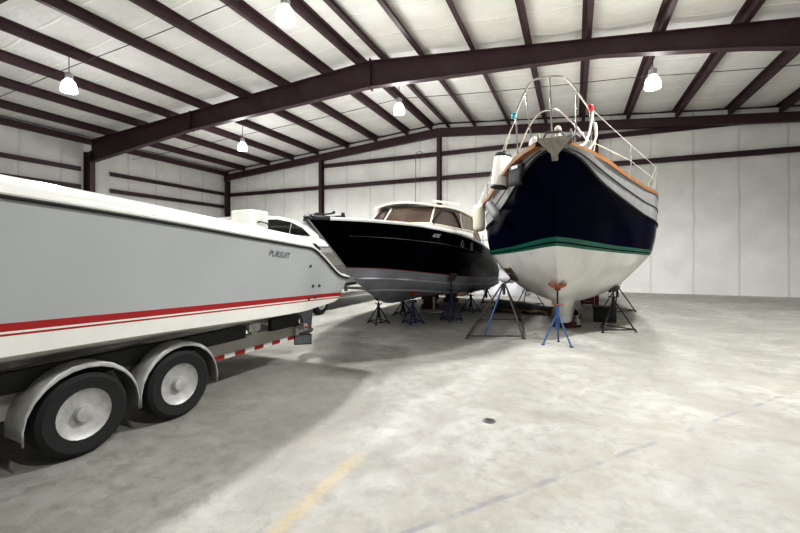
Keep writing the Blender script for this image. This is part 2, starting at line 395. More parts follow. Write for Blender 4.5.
# ------------------------------------------------------------------ hull surfaces
def cr(p0, p1, p2, p3, t):
    return tuple(.5 * ((2*b) + (-a + c)*t + (2*a - 5*b + 4*c - d)*t*t + (-a + 3*b - 3*c + d)*t**3) for a, b, c, d in zip(p0, p1, p2, p3))
class Hull:
    """cols[k][r] = (Y, half breadth, z) : section k, row r from sheer to keel"""
    def __init__(s, cols, cx, flat=()):
        s.c, s.cx, s.flat = cols, cx, set(flat); s.nc, s.nr = len(cols), len(cols[0])
    def pt(s, u, r):
        k = min(int(u), s.nc - 2); t = u - k; g = lambda i: s.c[max(0, min(s.nc-1, i))][r]
        return cr(g(k-1), g(k), g(k+1), g(k+2), t)
    def surf(s, u, v):
        k = min(int(v), s.nr - 2); t = v - k
        p1, p2 = s.pt(u, k), s.pt(u, k+1)
        p0 = s.pt(u, k-1) if k > 0 and k not in s.flat and (k-1) not in s.flat else tuple(2*a-b for a, b in zip(p1, p2))
        p3 = s.pt(u, k+2) if k + 2 < s.nr and k not in s.flat and (k+1) not in s.flat else tuple(2*b-a for a, b in zip(p1, p2))
        q = cr(p0, p1, p2, p3, t)
        return (q[0], max(0., q[1]), q[2])
    def at(s, u, v, side=1, out=0., up=0.):
        y, b, z = s.surf(u, v); return Vector((s.cx(y) + side * (b + out), y, z + up))
    def build(s, name, mats, matf, parent, nu=8, nv=6):
        mb = MB(); U = [i / nu for i in range((s.nc-1)*nu + 1)]; V = [j / nv for j in range((s.nr-1)*nv + 1)]
        for side in (1, -1):
            P = [[s.at(u, v, side) for v in V] for u in U]
            o = len(mb.v); b = len(V); vs = [p for r_ in P for p in r_]; mb.v += vs
            for i in range(len(U)-1):
                for j in range(b-1):
                    mb.f.append([o+i*b+j, o+i*b+j+1, o+(i+1)*b+j+1, o+(i+1)*b+j]); mb.m.append(matf(j // nv, j % nv, U[i]))
        # transom
        e = U[-1]; o = len(mb.v); b = len(V)
        mb.v += [s.at(e, v, 1) for v in V] + [s.at(e, v, -1) for v in V]
        for j in range(b-1): mb.f.append([o+j, o+j+1, o+b+j+1, o+b+j]); mb.m.append(matf(j // nv, j % nv, e))
        # drop degenerate faces through merge
        ob = mb.build(name, mats, parent, smooth=40, merge=True)
        bm = bmesh.new(); bm.from_mesh(ob.data); bmesh.ops.dissolve_degenerate(bm, dist=1e-5, edges=bm.edges)
        bmesh.ops.recalc_face_normals(bm, faces=bm.faces); bm.to_mesh(ob.data); bm.free()
        s.ob = ob; me = ob.data; off = Vector((0,0,0)); p = parent
        while p is not None: off += p.location; p = p.parent
        s.bvh = BVHTree.FromPolygons([v.co + off for v in me.vertices], [tuple(p.vertices) for p in me.polygons])
        return ob
    def deck(s, name, mat, parent, u0=0., u1=None, v=0., camber=.06, inset=0., drop=0., nu=8):
        u1 = s.nc - 1 if u1 is None else u1; mb = MB(); n = int((u1-u0)*nu); P = []
        for i in range(n+1):
            u = u0 + (u1-u0)*i/n; y, b, z = s.surf(u, v); b = max(0., b - inset)
            P.append([(s.cx(y) + b*t, y, z - drop + camber*(1-t*t)*min(1, b)) for t in [-1 + k/6 for k in range(13)]])
        mb.grid(P); return mb.build(name, mat, parent, smooth=60)
    def rail(s, name, mat, parent, r, v, u0=0., u1=None, out=0., up=0., n=60, sides=(1,-1), thru=True):
        u1 = s.nc - 1 if u1 is None else u1; us = [u0 + (u1-u0)*i/n for i in range(n+1)]; mb = MB()
        if thru and u0 == 0:
            P = [s.at(u, v, 1, out, up) for u in us[::-1]] + [s.at(u, v, -1, out, up) for u in us[1:]]; mb.tube(P, r, 6)
        else:
            for sd in sides: mb.tube([s.at(u, v, sd, out, up) for u in us], r, 6)
        return mb.build(name, mat, parent)
    def under(s, x, y):
        h = s.bvh.ray_cast(Vector((x, y, -1)), Vector((0,0,1)))
        return h[0], h[1]

def text_on(hull, body, y0, z0, height, length, shear, mat, parent, name='lettering', slope=0.):
    cu = bpy.data.curves.new('t', 'FONT'); cu.body = body; cu.shear = shear; cu.size = 1; cu.offset = .0; cu.resolution_u = 3
    o = bpy.data.objects.new('t', cu); col.objects.link(o); bpy.context.view_layer.update()
    me = bpy.data.meshes.new_from_object(o.evaluated_get(bpy.context.evaluated_depsgraph_get()))
    bpy.data.objects.remove(o); bpy.data.curves.remove(cu)
    xs_ = [v.co.x for v in me.vertices]; ys_ = [v.co.y for v in me.vertices]
    ax, ay = min(xs_), min(ys_); wx, wy = max(xs_)-ax, max(ys_)-ay
    mb = MB(); vs = []
    bm = bmesh.new(); bm.from_mesh(me); bmesh.ops.triangulate(bm, faces=bm.faces); bm.to_mesh(me); bm.free()
    for v in me.vertices:
        yy = y0 + (v.co.x-ax)/wx*length; zz = z0 + (v.co.y-ay)/wy*height + slope*(yy-y0)
        h = hull.bvh.ray_cast(Vector((6, yy, zz)), Vector((-1,0,0)))
        x = h[0].x if h[0] else 0
        vs.append((x + .005, yy, zz))
    mb.add(vs, [tuple(p.vertices) for p in me.polygons]); bpy.data.meshes.remove(me)
    return mb.build(name, mat, parent)

# ------------------------------------------------------------------ boat 1 : grey sided power boat on its trailer, stern in view
B1 = empty('power_boat', (-4.75, .6, 0), 'light grey power boat with red stripes and white topsides on the trailer at the left', 'boat')
def s1(y, bs, zs, bc, zc, bk, zk, ys=None, yc=None, yk=None, zr0=None):
    ys = y if ys is None else ys; yc = y if yc is None else yc; yk = yc if yk is None else yk
    zr0 = 1.06 + .030 * (4.7 - y) if zr0 is None else zr0
    bm_ = lambda f: bc + (bs-bc)*f
    f = lambda z: max(0, min(1, (z-zc)/(zs-zc)))
    L = lambda z: (yc + (ys-yc)*f(z), bm_(f(z)), z)
    zmid = (zs + zr0)/2
    return [(ys, bs, zs), L(zmid), L(zr0), L(zr0-.055), L(zr0-.07), L(zr0-.085), (yc, bc, zc), (yk, bk, zk)]
c1 = [s1(-4.6, .02, 2.55, .0, 1.4, 0, 1.2, ys=-5.2, yc=-4.3),
      s1(-3.6, .75, 2.45, .55, 1.2, 0, .9), s1(-2.0, 1.2, 2.26, 1.02, 1.03, 0, .66), s1(0.0, 1.38, 2.08, 1.27, .96, 0, .58),
      s1(2.0, 1.42, 1.93, 1.33, .93, 0, .58), s1(3.4, 1.42, 1.80, 1.33, .88, 0, .58), s1(4.1, 1.42, 1.735, 1.32, .86, 0, .58),
      s1(4.38, 1.42, 1.70, 1.31, .86, 0, .66), s1(4.62, 1.415, 1.575, 1.31, .88, 0, .74), s1(5.0, 1.41, 1.335, 1.31, .91, 0, .82), s1(5.28, 1.40, 1.27, 1.31, .955, 0, .9, yc=5.16)]
H1 = Hull(c1, lambda y: -4.75, flat=(0,1,2,3,4,5,6))
H1.build('hull', [m_grey, m_red, m_whull], lambda r, k, u: 0 if r < 2 else (1 if r == 2 else (2 if r == 3 else (1 if r == 4 else 2))), B1, nu=6, nv=3)
# white gunwale rolling inboard, following the sheer down to the stern platform
mb = MB()
for sd in (1, -1):
    P = []
    for i in range(101):
        u = 10 * i / 100; y, b, z = H1.surf(u, 0); k = min(1, b/.4)
        hgt = .14 if u < 6.5 else max(.05, .14 - (u-6.5)*.045)
        P.append([(-4.75 + sd*max(0,b+d*k), y, z + h*hgt/.15) for d, h in ((-.005,-.01),(-.02,.06),(-.06,.12),(-.14,.155),(-.26,.15),(-.32,.10),(-.33,-.2))])
    mb.grid(P)
mb.build('gunwale', m_white, B1, smooth=60, thick=.01)
H1.rail('rub_rail', m_black, B1, .016, 0, out=.008, up=-.012, n=110)
mb = MB()
for sd in (1, -1): mb.tube([H1.at(10*i/110, 0, sd, .012, .012) for i in range(111)], .014, 6)
mb.build('rub_rail_trim', m_white, B1)
H1.deck('cockpit_sole', m_white, B1, u0=1.0, u1=10, v=.25, inset=.02, camber=.03, drop=.0)
H1.deck('foredeck', m_white, B1, u0=0, u1=2.6, v=0, inset=.1, camber=.08, drop=-.1)
text_on(H1, 'PURSUIT', 3.57, 1.600, .072, .37, .35, m_letter, B1, slope=-.10)
for y, z in ((4.46, 1.19), (4.60, 1.185), (4.40, 1.018), (4.54, 1.027), (4.36, 1.465)):   # skin fittings
    h = H1.bvh.ray_cast(Vector((6, y, z)), Vector((-1,0,0)))[0]
    if h:
        mb = MB(); mb.lathe([(.022, -.005), (.022, .008), (.014, .014), (.012, .004)], 12, Matrix.Translation(h) @ Matrix.Rotation(R(90), 4, 'Y')); mb.build('drain_fitting', m_dgrey, B1)
# seat back standing in the cockpit
mb = MB(); mb.box((-5.0, 4.90, 2.03), (.44, .40, .62)); st = mb.build('cockpit_seat', m_white, B1, bevel=.035)
mb = MB(); mb.tube([(-4.765, 4.83, 2.14), (-4.735, 4.86, 2.15), (-4.735, 5.02, 2.13), (-4.735, 5.06, 2.08), (-4.765, 5.06, 2.02)], .013, 8); mb.build('grab_handle', m_black, st)
mb = MB(); mb.box((-4.778, 4.84, 1.99), (.006, .16, .014)); mb.build('trim_line', m_dgrey, st)
mb = MB(); mb.box((-4.70, 4.0, 1.70), (.5, .5, .34)); mb.build('engine_box', m_white, B1, bevel=.04)
mb = MB(); mb.box((-3.47, 4.62, 1.73), (.09, .15, .035), (R(-32), 0, 0)); mb.build('stern_cleat', m_black, B1, bevel=.012)
# stern drive leg under the platform
mb = MB(); ox = -4.22
mb.prism([(ox-.04, 5.00, .98), (ox-.04, 5.42, .92), (ox-.04, 5.50, .72), (ox-.04, 5.46, .40), (ox-.04, 5.36, .22), (ox-.04, 5.22, .22), (ox-.04, 5.24, .55), (ox-.04, 5.10, .72)], (.08, 0, 0))
dr = mb.build('stern_drive', m_dgrey, B1, bevel=.015)
mb = MB(); mb.lathe([(.0, -.20), (.045, -.12), (.062, 0), (.055, .14), (.03, .2)], 14, Matrix.Translation((ox, 5.36, .36)) @ Matrix.Rotation(R(90), 4, 'X')); mb.build('gearcase', m_dgrey, dr)

# trailer under it
T1 = empty('boat_trailer', (-4.75, 1.2, 0), 'grey boat trailer with black bunks and red and white tape under the grey power boat', 'trailer')
RX = .82
for sd in (1, -1):
    mb = MB(); mb.box((-4.75 + sd*RX, .6, .49), (.08, 8.2, .22)); mb.build('frame_rail', m_rail, T1, bevel=.008)
    for ya, yb in ((4.10, 4.66), (.6, 3.66)):
        mb = MB(); mb.bar((-4.75 + sd*(RX+.10), ya, .675), (-4.75 + sd*(RX+.10), yb, .67), .07, .16); mb.build('bunk', m_black, T1, bevel=.01)
    for yb in (3.88, 4.35, 2.4, 1.2):
        mb = MB(); mb.box((-4.75 + sd*(RX+.02), yb, .64), (.06, .10, .12)); mb.box((-4.75 + sd*(RX+.045), yb, .68), (.03, .20, .10)); mb.build('bunk_bracket', m_galv, T1, bevel=.006)
for k in range(13):
    y = 4.60 - k*.158
    if y < 2.85: continue
    mb = MB(); mb.box((-4.75 + RX + .042, y, .408), (.004, .155, .050)); mb.build('reflector_strip', m_red if k % 2 == 0 else m_tape, T1)
mb = MB(); mb.box((-4.75, 4.68, .50), (2*RX+.2, .09, .12)); mb.build('rear_crossmember', m_galv, T1, bevel=.006)
for y in (-1.5, .9, 3.3):
    mb = MB(); mb.box((-4.75, y, .42), (2*RX, .08, .09)); mb.build('crossmember', m_rail, T1)
mb = MB(); mb.prism([(-4.75-RX, -3.4, .44), (-4.75+RX, -3.4, .44), (-4.70, -5.9, .44), (-4.80, -5.9, .44)], (0,0,.12)); mb.build('tongue', m_rail, T1)
mb = MB(); mb.box((-4.75 + RX + .12, 4.70, .57), (.22, .07, .09)); lb = mb.build('light_bracket', m_galv, T1, bevel=.008)
mb = MB(); mb.lathe([(.03, 0), (.03, .02), (.018, .03)], 12, Matrix.Translation((-4.75 + RX + .20, 4.735, .57)) @ Matrix.Rotation(R(-90), 4, 'X')); mb.lathe([(.022, 0), (.022, .02), (.014, .03)], 12, Matrix.Translation((-4.75 + RX + .23, 4.70, .57)) @ Matrix.Rotation(R(90), 4, 'Y')); mb.build('tail_lamp', m_redl, lb)
mb = MB(); mb.box((-4.75 + RX + .14, 4.74, .375), (.25, .012, .155), (0, 0, R(35))); pl = mb.build('licence_plate', m_plate, T1, bevel=.004)
mb = MB()
for dx, dz, w, h in ((0, .072, .25, .012), (0, -.072, .25, .012), (-.119, 0, .012, .155), (.119, 0, .012, .155)):
    mb.box(Vector((-4.75 + RX + .14, 4.74, .375)) + Matrix.Rotation(R(35), 3, 'Z') @ Vector((dx, -.006, dz)), (w, .012, h), (0, 0, R(35)))
mb.build('plate_frame', m_black, pl)
for sd in (1, -1):
    for y in (2.67, 1.84):
        x = -4.75 + sd*1.02; Q = Matrix.Translation((x, y, .335)) @ Matrix.Rotation(R(90), 4, 'Y')
        mb = MB(); mb.lathe([(.20, -.09), (.29, -.105), (.325, -.08), (.335, -.03), (.335, .03), (.325, .08), (.29, .105), (.20, .09)], 32, Q, cap=False); w = mb.build('tyre', m_tyre, T1)
        mb = MB(); mb.lathe([(.05, -.095), (.20, -.085), (.205, 0), (.20, .085), (.17, .06), (.07, .05), (.06, .095), (.02, .10)], 24, Q); mb.build('wheel_rim', m_galv, w)
    for y in (2.67, 1.84):
        mb = MB(); P = []
        for k in range(15):
            a = R(-8 + 196*k/14); r_ = .41
            P.append([(-4.75 + sd*(1.02+dx), y + r_*math.cos(a), .335 + r_*math.sin(a) - dz) for dx, dz in ((-.13, 0), (.11, 0), (.125, .035))])
        mb.grid(P); mb.build('mudguard', m_galv, T1, thick=.012, smooth=60)

# ------------------------------------------------------------------ boat 2 : black motor yacht on stands
B2 = empty('motor_yacht', (-4.3, 10., 0), 'black hulled motor yacht with grey bottom and cream cabin on boat stands at the centre', 'boat')
cx2 = lambda y: -4.38 + .013*(y - 5.84)
c2 = [[(5.62,.0,2.25),(6.22,0,1.82),(6.815,0,1.375),(6.83,0,1.36),(7.55,0,.86),(8.4,0,.50)],
      [(6.1,.50,2.245),(6.65,.30,1.81),(7.12,.20,1.365),(7.13,.19,1.35),(7.8,.17,.86),(8.7,0,.455)],
      [(6.8,.92,2.235),(7.25,.66,1.79),(7.62,.50,1.335),(7.63,.48,1.32),(8.2,.42,.84),(9.1,0,.43)],
      [(7.9,1.24,2.215),(8.1,1.04,1.74),(8.31,.94,1.255),(8.32,.93,1.24),(8.8,.74,.79),(9.7,0,.42)],
      [(9.5,1.48,2.13),(9.5,1.41,1.65),(9.6,1.34,1.125),(9.6,1.335,1.11),(9.9,1.12,.68),(10.6,0,.42)],
      [(11.5,1.52,1.95),(11.5,1.50,1.5),(11.5,1.45,.985),(11.5,1.445,.97),(11.6,1.27,.58),(12,0,.42)],
      [(13.2,1.47,1.67),(13.2,1.48,1.3),(13.2,1.44,.895),(13.2,1.435,.88),(13.2,1.30,.54),(13.2,0,.44)],
      [(14.5,1.36,1.37),(14.55,1.41,1.1),(14.55,1.40,.845),(14.55,1.395,.83),(14.5,1.30,.56),(14.5,0,.46)]]
H2 = Hull(c2, cx2, flat=(2,))
H2.build('hull', [m_bnavy, m_red, m_antif], lambda r, k, u: 0 if r < 2 else (1 if r == 2 else 2), B2)
H2.rail('stem_rail', m_dark, B2, .03, 0, u0=0, u1=.6, out=.006, up=.01, n=24)
H2.deck('deck', m_white, B2, inset=.02, camber=.10, drop=-.012)
H2.rail('rub_rail', m_white, B2, .034, 0, u0=.6, out=.0, up=.012, n=90, thru=False)
H2.rail('toe_rail', m_teak, B2, .018, 0, u0=2.2, out=-.05, up=.045, n=60, thru=False)
H2.rail('side_moulding', m_dgrey, B2, .007, .62, u0=.9, u1=5.2, out=.004, n=70, thru=False)
for v in (3.45, 4.02):
    mb = MB()
    for sd in (1, -1):
        mb.tube([H2.at(.25 + 6.6*i/70, v, sd, .010, -.004) for i in range(71)], [.022*min(1, .15+i/8) for i in range(71)], 6)
    mb.build('spray_rail', M('pale_grey_strake', (.42, .43, .46), .6) if v < 3.5 else bpy.data.materials['pale_grey_strake'], B2)
mb = MB(); mb.tube([H2.at(0, v_, 1, 0, .0) + Vector((0, -.012, 0)) for v_ in [k*.25 for k in range(9)]], .016, 8); mb.build('stem_band', m_chrome, B2)
text_on(H2, 'KRE', 8.33, 2.02, .078, .30, .3, m_letlite, B2, slope=-.02)
for y, z in ((9.85, 1.90), (10.6, 1.855)):
    h = H2.bvh.ray_cast(Vector((3, y, z)), Vector((-1,0,0)))[0]
    mb = MB(); mb.lathe([(.10, -.01), (.105, .01), (.085, .02), (.08, .0)], 20, Matrix.Translation(h) @ Matrix.Rotation(R(90), 4, 'Y')); pt_ = mb.build('porthole', m_galv, B2)
    mb = MB(); mb.lathe([(.08, .0), (.078, .006)], 20, Matrix.Translation(h) @ Matrix.Rotation(R(90), 4, 'Y')); mb.build('glass', m_dpane, pt_)
# anchor gear on the bow
c0 = cx2(5.9)
mb = MB(); mb.bar((c0, 6.42, 2.29), (c0, 5.62, 2.285), .09, .03); mb.bar((c0-.06, 6.02, 2.29), (c0-.06, 5.58, 2.28), .015, .07); mb.bar((c0+.06, 6.02, 2.29), (c0+.06, 5.58, 2.28), .015, .07); mb.build('bow_roller', m_dgrey, B2, bevel=.006)
mb = MB(); mb.tube([(c0, 6.42, 2.34), (c0, 6.02, 2.33), (c0, 5.64, 2.33), (c0, 5.52, 2.28)], .018, 8)
mb.prism([(c0, 5.50, 2.24), (c0-.10, 5.70, 2.27), (c0, 5.66, 2.34), (c0+.10, 5.70, 2.27)], (0, -.03, .03)); mb.tube([(c0-.10, 6.02, 2.35), (c0+.16, 6.12, 2.38)], .016, 8)
mb.tube([(c0+.16, 6.12, 2.38), (c0+.20, 6.14, 2.415)], .024, 8); mb.box((c0-.02, 5.94, 2.35), (.08, .12, .06))
mb.build('anchor', m_dark, B2)
mb = MB(); mb.box((c0+.1, 6.45, 2.33), (.14, .2, .07)); mb.lathe([(.04, .07), (.04, .10), (.026, .11), (.042, .14)], 12, Matrix.Translation((c0+.14, 6.5, 2.29))); mb.build('windlass', m_dark, B2, bevel=.01)
for y, sx in ((8.0, .95), (7.7, .9), (10.4, 1.4)):
    mb = MB(); q = cx2(y) + sx; z = H2.surf(3.2 if y < 9 else 4.4, 0)[2] + .05
    mb.box((q, y, z), (.03, .05, .06)); mb.tube([(q, y-.11, z+.03), (q, y+.11, z+.03)], .014, 8); mb.build('deck_cleat', m_chrome, B2)
mb = MB(); mb.box((cx2(8.3)+.55, 8.35, 2.33), (.5, .55, .05), (R(2), R(3), 0)); mb.build('deck_hatch', m_white, B2, bevel=.015)
# cabin
out_b = [(1.0, 12.6), (.97, 11.5), (.86, 9.22), (.27, 8.85), (0, 8.80), (-.27, 8.85), (-.86, 9.22), (-.97, 11.5), (-1.0, 12.6)]
out_t = [(.92, 12.6), (.90, 11.52), (.79, 9.70), (.26, 9.36), (0, 9.32), (-.26, 9.36), (-.79, 9.70), (-.90, 11.52), (-.92, 12.6)]
ZB, ZT = 2.40, 2.90
def pb(i): x, y = out_b[i]; return Vector((cx2(y)+x, y, ZB - .012*(max(0, y-10))))
def ptp(i): x, y = out_t[i]; return Vector((cx2(y)+x, y, ZT - .02*(abs(y-11)) - (.03 if y < 9.4 else 0)))
mb = MB()
mb.grid([[Vector((pb(i).x + (.03 if out_b[i][0] > 0 else -.03)*(1 if abs(out_b[i][0]) > .9 else 0), pb(i).y - (.06 if abs(out_b[i][0]) < .9 else 0), 2.02 - .05*max(0, pb(i).y-10.5))), pb(i)] for i in range(9)]); mb.build('cabin_trunk', m_white, B2, smooth=50)
mb = MB(); mb.tube([pb(i) for i in range(9)], .028, 6); mb.build('coaming', m_cream, B2)
for i in range(8):
    mb = MB(); a, b, c, d = pb(i), pb(i+1), ptp(i+1), ptp(i)
    P = []
    for k in range(7):
        t = k/6; lo, hi = a.lerp(b, t), d.lerp(c, t); P.append([lo.lerp(hi, q) for q in (0, .25, .5, .75, 1)])
    mb.grid(P); mb.build('window_pane' if i not in (0, 7) else 'side_curtain', m_pane if i not in (0, 7) else m_canvas, B2)
for i in (1, 2, 5, 6, 7):
    mb = MB(); mb.tube([pb(i), ptp(i)], .024 if i in (2, 5, 6) else .014, 8); mb.build('window_post', m_cream, B2)
def arch(a, b, c, d, out):     # piping that outlines an arched light inside a pane
    P = []
    for k in range(17):
        t = k/16; w = .06 + .88*t; hgt = .93*max(0., 1 - abs(2*t-1)**3.2)
        P.append(a.lerp(b, w).lerp(d.lerp(c, w), hgt) + out)
    return P
mb = MB(); mb.tube(arch(pb(2), pb(1), ptp(1), ptp(2), Vector((.02,0,0))), .03, 6); mb.build('window_piping', m_black, B2)
mb = MB(); mb.tube(arch(pb(5), pb(6), ptp(6), ptp(5), Vector((0,-.02,0))), .03, 6); mb.build('window_piping', m_black, B2)
mb = MB(); P = []
top_c = [(0, 9.30)]
for j in range(13):
    t = -1 + j/6; row = []
    for k in range(15):
        s = k/14; yf = 9.20 + .38*abs(t)**2.2; y = yf + (12.85-yf)*s
        row.append((cx2(y) + t*(.90 + .06*min(1, s*2)), y, 2.91 + .09*(1-t*t)*1.0 + .05*math.sin(math.pi*min(1, s*1.1)) - .05*(1-s)**4 - .05*s))
    P.append(row)
mb.grid(P); mb.build('cabin_roof', m_cream, B2, thick=.05, smooth=60, bevel=.012)
mb = MB(); P = []
for k in range(13):
    s = k/12; y = 12.6 + 1.15*s; zt = 2.84 - .70*s**1.6; P.append([(cx2(y) + .96 + .03*math.sin(9*s + 4*q) * (1-q*.4), y, 1.72 + (zt-1.72)*q) for q in (0, .2, .4, .6, .8, 1)])
mb.grid(P)
P = []
for j in range(9):
    t = -1 + j/4; P.append([(cx2(12.6) + t*.93, 12.66 + .04*math.sin(7*t), 2.86), (cx2(13.7) + t*.95, 13.7, 2.2)])
mb.grid(P); mb.build('aft_curtain', m_canvas, B2, smooth=60, thick=.008)
mb = MB(); mb.tube([(cx2(10)+.72, 9.75, 3.03), (cx2(12)+.74, 12.0, 3.22)], .028, 8); mb.build('folded_antenna', m_white, B2)
a0 = cx2(10.3); mb = MB(); za = 4.38
mb.tube([(a0, 10.3, 3.0), (a0, 10.3, za)] + [(a0 + .11 - .11*math.cos(R(180*k/8)), 10.3 + .02*k/8, za + .13*math.sin(R(180*k/8))) for k in range(1, 9)], .010, 8); mb.build('hooked_antenna', m_dgrey, B2)

# ------------------------------------------------------------------ boat 3 : navy sailing yacht seen bow on
B3 = empty('sailing_yacht', (-.5, 10., 0), 'navy blue sailing yacht seen bow on with green stripes and steel bow pulpit', 'boat')
cx3 = lambda y: -.46 + .05*max(0, min(1, (7.2-y)/1.2))
c3 = [[(5.93,.03,3.19),(6.0,0,3.13),(6.55,0,2.5),(7.05,0,1.92),(7.15,0,1.77),(7.38,0,1.42),(7.66,0,1.14),(8.1,0,.88),(8.4,0,.78)],
      [(6.35,.33,3.17),(6.4,.31,3.05),(6.85,.22,2.45),(7.25,.21,1.90),(7.34,.20,1.75),(7.6,.17,1.38),(7.9,.13,1.08),(8.3,.08,.83),(8.6,0,.74)],
      [(7.05,.70,3.11),(7.08,.64,2.80),(7.4,.50,2.32),(7.7,.50,1.86),(7.76,.49,1.71),(8.0,.44,1.33),(8.3,.34,1.0),(8.7,.19,.75),(9,0,.67)],
      [(8.0,1.05,3.03),(8.0,.98,2.64),(8.25,.90,2.22),(8.5,.93,1.80),(8.55,.91,1.67),(8.7,.80,1.28),(8.9,.6,.93),(9.3,.3,.68),(9.5,0,.6)],
      [(9.2,1.50,2.94),(9.2,1.45,2.44),(9.2,1.42,2.10),(9.3,1.42,1.75),(9.3,1.39,1.63),(9.3,1.22,1.26),(9.4,.84,.90),(9.6,.38,.64),(9.8,0,.57)],
      [(10.2,1.86,2.87),(10.2,1.84,2.27),(10.2,1.82,2.02),(10.2,1.76,1.72),(10.2,1.71,1.61),(10.2,1.40,1.25),(10.2,1.02,.88),(10.3,.46,.62),(10.3,0,.55)],
      [(12.5,1.93,2.75),(12.5,1.88,2.12),(12.5,1.85,1.9),(12.5,1.81,1.70),(12.5,1.78,1.6),(12.5,1.58,1.24),(12.5,1.15,.86),(12.5,.5,.62),(12.5,0,.56)],
      [(15,1.68,2.7),(15,1.62,2.1),(15,1.6,1.95),(15,1.5,1.74),(15,1.46,1.64),(15,1.2,1.3),(15,.85,1.0),(15,.4,.8),(15,0,.75)],
      [(17,1.18,2.75),(17,1.12,2.2),(16.95,1.1,2.05),(16.9,1.0,1.86),(16.9,.97,1.77),(16.85,.72,1.58),(16.8,.46,1.44),(16.8,.2,1.36),(16.8,0,1.33)]]
H3 = Hull(c3, cx3, flat=(0, 3))
H3.build('hull', [m_bulwark, m_navy, m_green, m_sailbot],
         lambda r, k, u: 0 if r == 0 else (1 if r < 3 else ((1 if k == 3 else 2) if r == 3 else 3)), B3, nu=8, nv=6)
H3.deck('deck', m_cream, B3, v=.35, inset=.01, camber=.12)
H3.rail('rub_strake', m_black, B3, .02, 1, u0=.25, out=.008, n=80, thru=False)
H3.rail('bulwark_seam', m_black, B3, .010, .5, u0=.6, out=.004, n=80, thru=False)
for sd in (1, -1):
    mb = MB(); P = []
    for i in range(81):
        u = .35 + 7.6*i/80; y, b, z = H3.surf(u, 0); P.append([(-.5 + sd*(b+d), y, z+h) for d, h in ((-.10, -.02), (-.10, .055), (-.02, .075), (.055, .05), (.055, -.02))] )
    P2 = [r_ + [r_[0]] for r_ in P]; mb.grid(P2); mb.build('cap_rail', m_teak, B3, smooth=30)
# fin keel with a rounded nose
mb = MB(); P = []
for k in range(13):
    t = k/12; z = .15 + (.68-.15)*t; y0, y1 = 9.35 - .35*t, 12.6 - .2*(1-t); hb = .165 + .12*t**3
    row = []
    for j in range(25):
        a = math.pi*(-.5 + j/24*1.0); row.append((-.46 + hb*math.sin(a), y0 + .45 - .45*math.cos(a), z))
    row = [(-.46 - hb, y1, z)] + row + [(-.46 + hb, y1, z)]; P.append(row + [row[0]])
mb.grid(P); mb.f.append([i for i in range(len(P[0])-1)]); mb.m.append(0)
mb.build('keel', m_sailbot, B3, smooth=50)
mb = MB(); mb.prism([(-.53, 15.2, .85), (-.53, 16.3, 1.3), (-.53, 16.2, .3), (-.53, 15.5, .25)], (.06,0,0)); mb.build('rudder', m_sailbot, B3, bevel=.02)
mb = MB(); mb.prism([(-1.35, 10.4, 2.75), (.35, 10.4, 2.75), (.15, 10.7, 3.2), (-1.15, 10.7, 3.2)], (0, 3.6, 0)); ct = mb.build('cabin_trunk', m_white, B3, bevel=.05)
for sd in (1, -1):
    for y in (11.2, 12.2, 13.2):
        mb = MB(); mb.lathe([(.12, 0), (.12, .02), (.09, .03)], 18, Matrix.Translation((-.5 + sd*.755, y, 2.97)) @ Matrix.Rotation(R(90*sd), 4, 'Y')); mb.build('porthole', m_dpane, ct)
# stem head: triangular bronze plate, rollers and forestay fitting
sx = -.40
mb = MB(); mb.prism([(sx-.235, 5.90, 3.22), (sx+.235, 5.90, 3.22), (sx+.05, 5.95, 3.02), (sx+.04, 5.99, 2.93), (sx-.04, 5.99, 2.93), (sx-.05, 5.95, 3.02)], (0, -.03, -.004)); mb.build('stem_plate', m_bronze, B3, bevel=.008)
mb = MB(); mb.box((sx, 6.05, 3.23), (.46, .34, .025)); mb.box((sx-.21, 5.98, 3.27), (.025, .3, .08)); mb.box((sx+.21, 5.98, 3.27), (.025, .3, .08)); mb.build('bow_roller', m_bronze, B3, bevel=.006)
mb = MB(); mb.lathe([(.05, .0), (.05, .06), (.035, .08), (.035, .13), (.05, .15), (.04, .19), (.015, .21)], 16, Matrix.Translation((sx+.03, 6.1, 3.24))); mb.build('stay_fitting', m_cream, B3)
mb = MB(); mb.tube([(sx-.16, 6.06, 3.28), (sx-.12, 6.06, 3.36), (sx+.08, 6.06, 3.35), (sx+.13, 6.06, 3.28)], .016, 8); mb.build('chain_guard', m_dgrey, B3)
mb = MB(); mb.box((sx-.30, 6.28, 3.27), (.15, .22, .20), (0, 0, R(20))); mb.build('fairlead', m_white, B3, bevel=.05)
mb = MB(); mb.tube([(sx+.19, 6.0, 3.22), (sx+.26, 6.05, 3.28), (sx+.31, 6.1, 3.24)], .022, 8); mb.build('bow_cleat', m_dgrey, B3)
# pulpit of bent tube
top = [(-1.09, 7.0, 4.0), (-.96, 6.66, 4.10), (-.79, 6.3, 4.19), (-.66, 6.08, 4.16), (-.42, 5.95, 4.10), (-.27, 6.0, 4.07), (-.16, 6.35, 4.05), (-.04, 6.75, 3.98), (.05, 7.02, 3.92)]
def smooth_line(p, n=6):
    q = []
    for i in range(len(p)-1):
        g = lambda k: p[max(0, min(len(p)-1, k))]
        for k in range(n): q.append(cr(g(i-1), g(i), g(i+1), g(i+2), k/n))
    return q + [p[-1]]
mb = MB(); mb.tube(smooth_line(top), .016, 8)
pul = mb.build('bow_pulpit', m_chrome, B3)
mid = [(-1.02, 7.0, 3.45), (-.84, 6.6, 3.62), (-.66, 6.25, 3.70), (-.5, 6.14, 3.71), (-.36, 6.22, 3.70), (-.16, 6.6, 3.58), (.02, 7.0, 3.42)]
mb = MB(); mb.tube(smooth_line(mid), .013, 8); mb.build('middle_rail', m_chrome, pul)
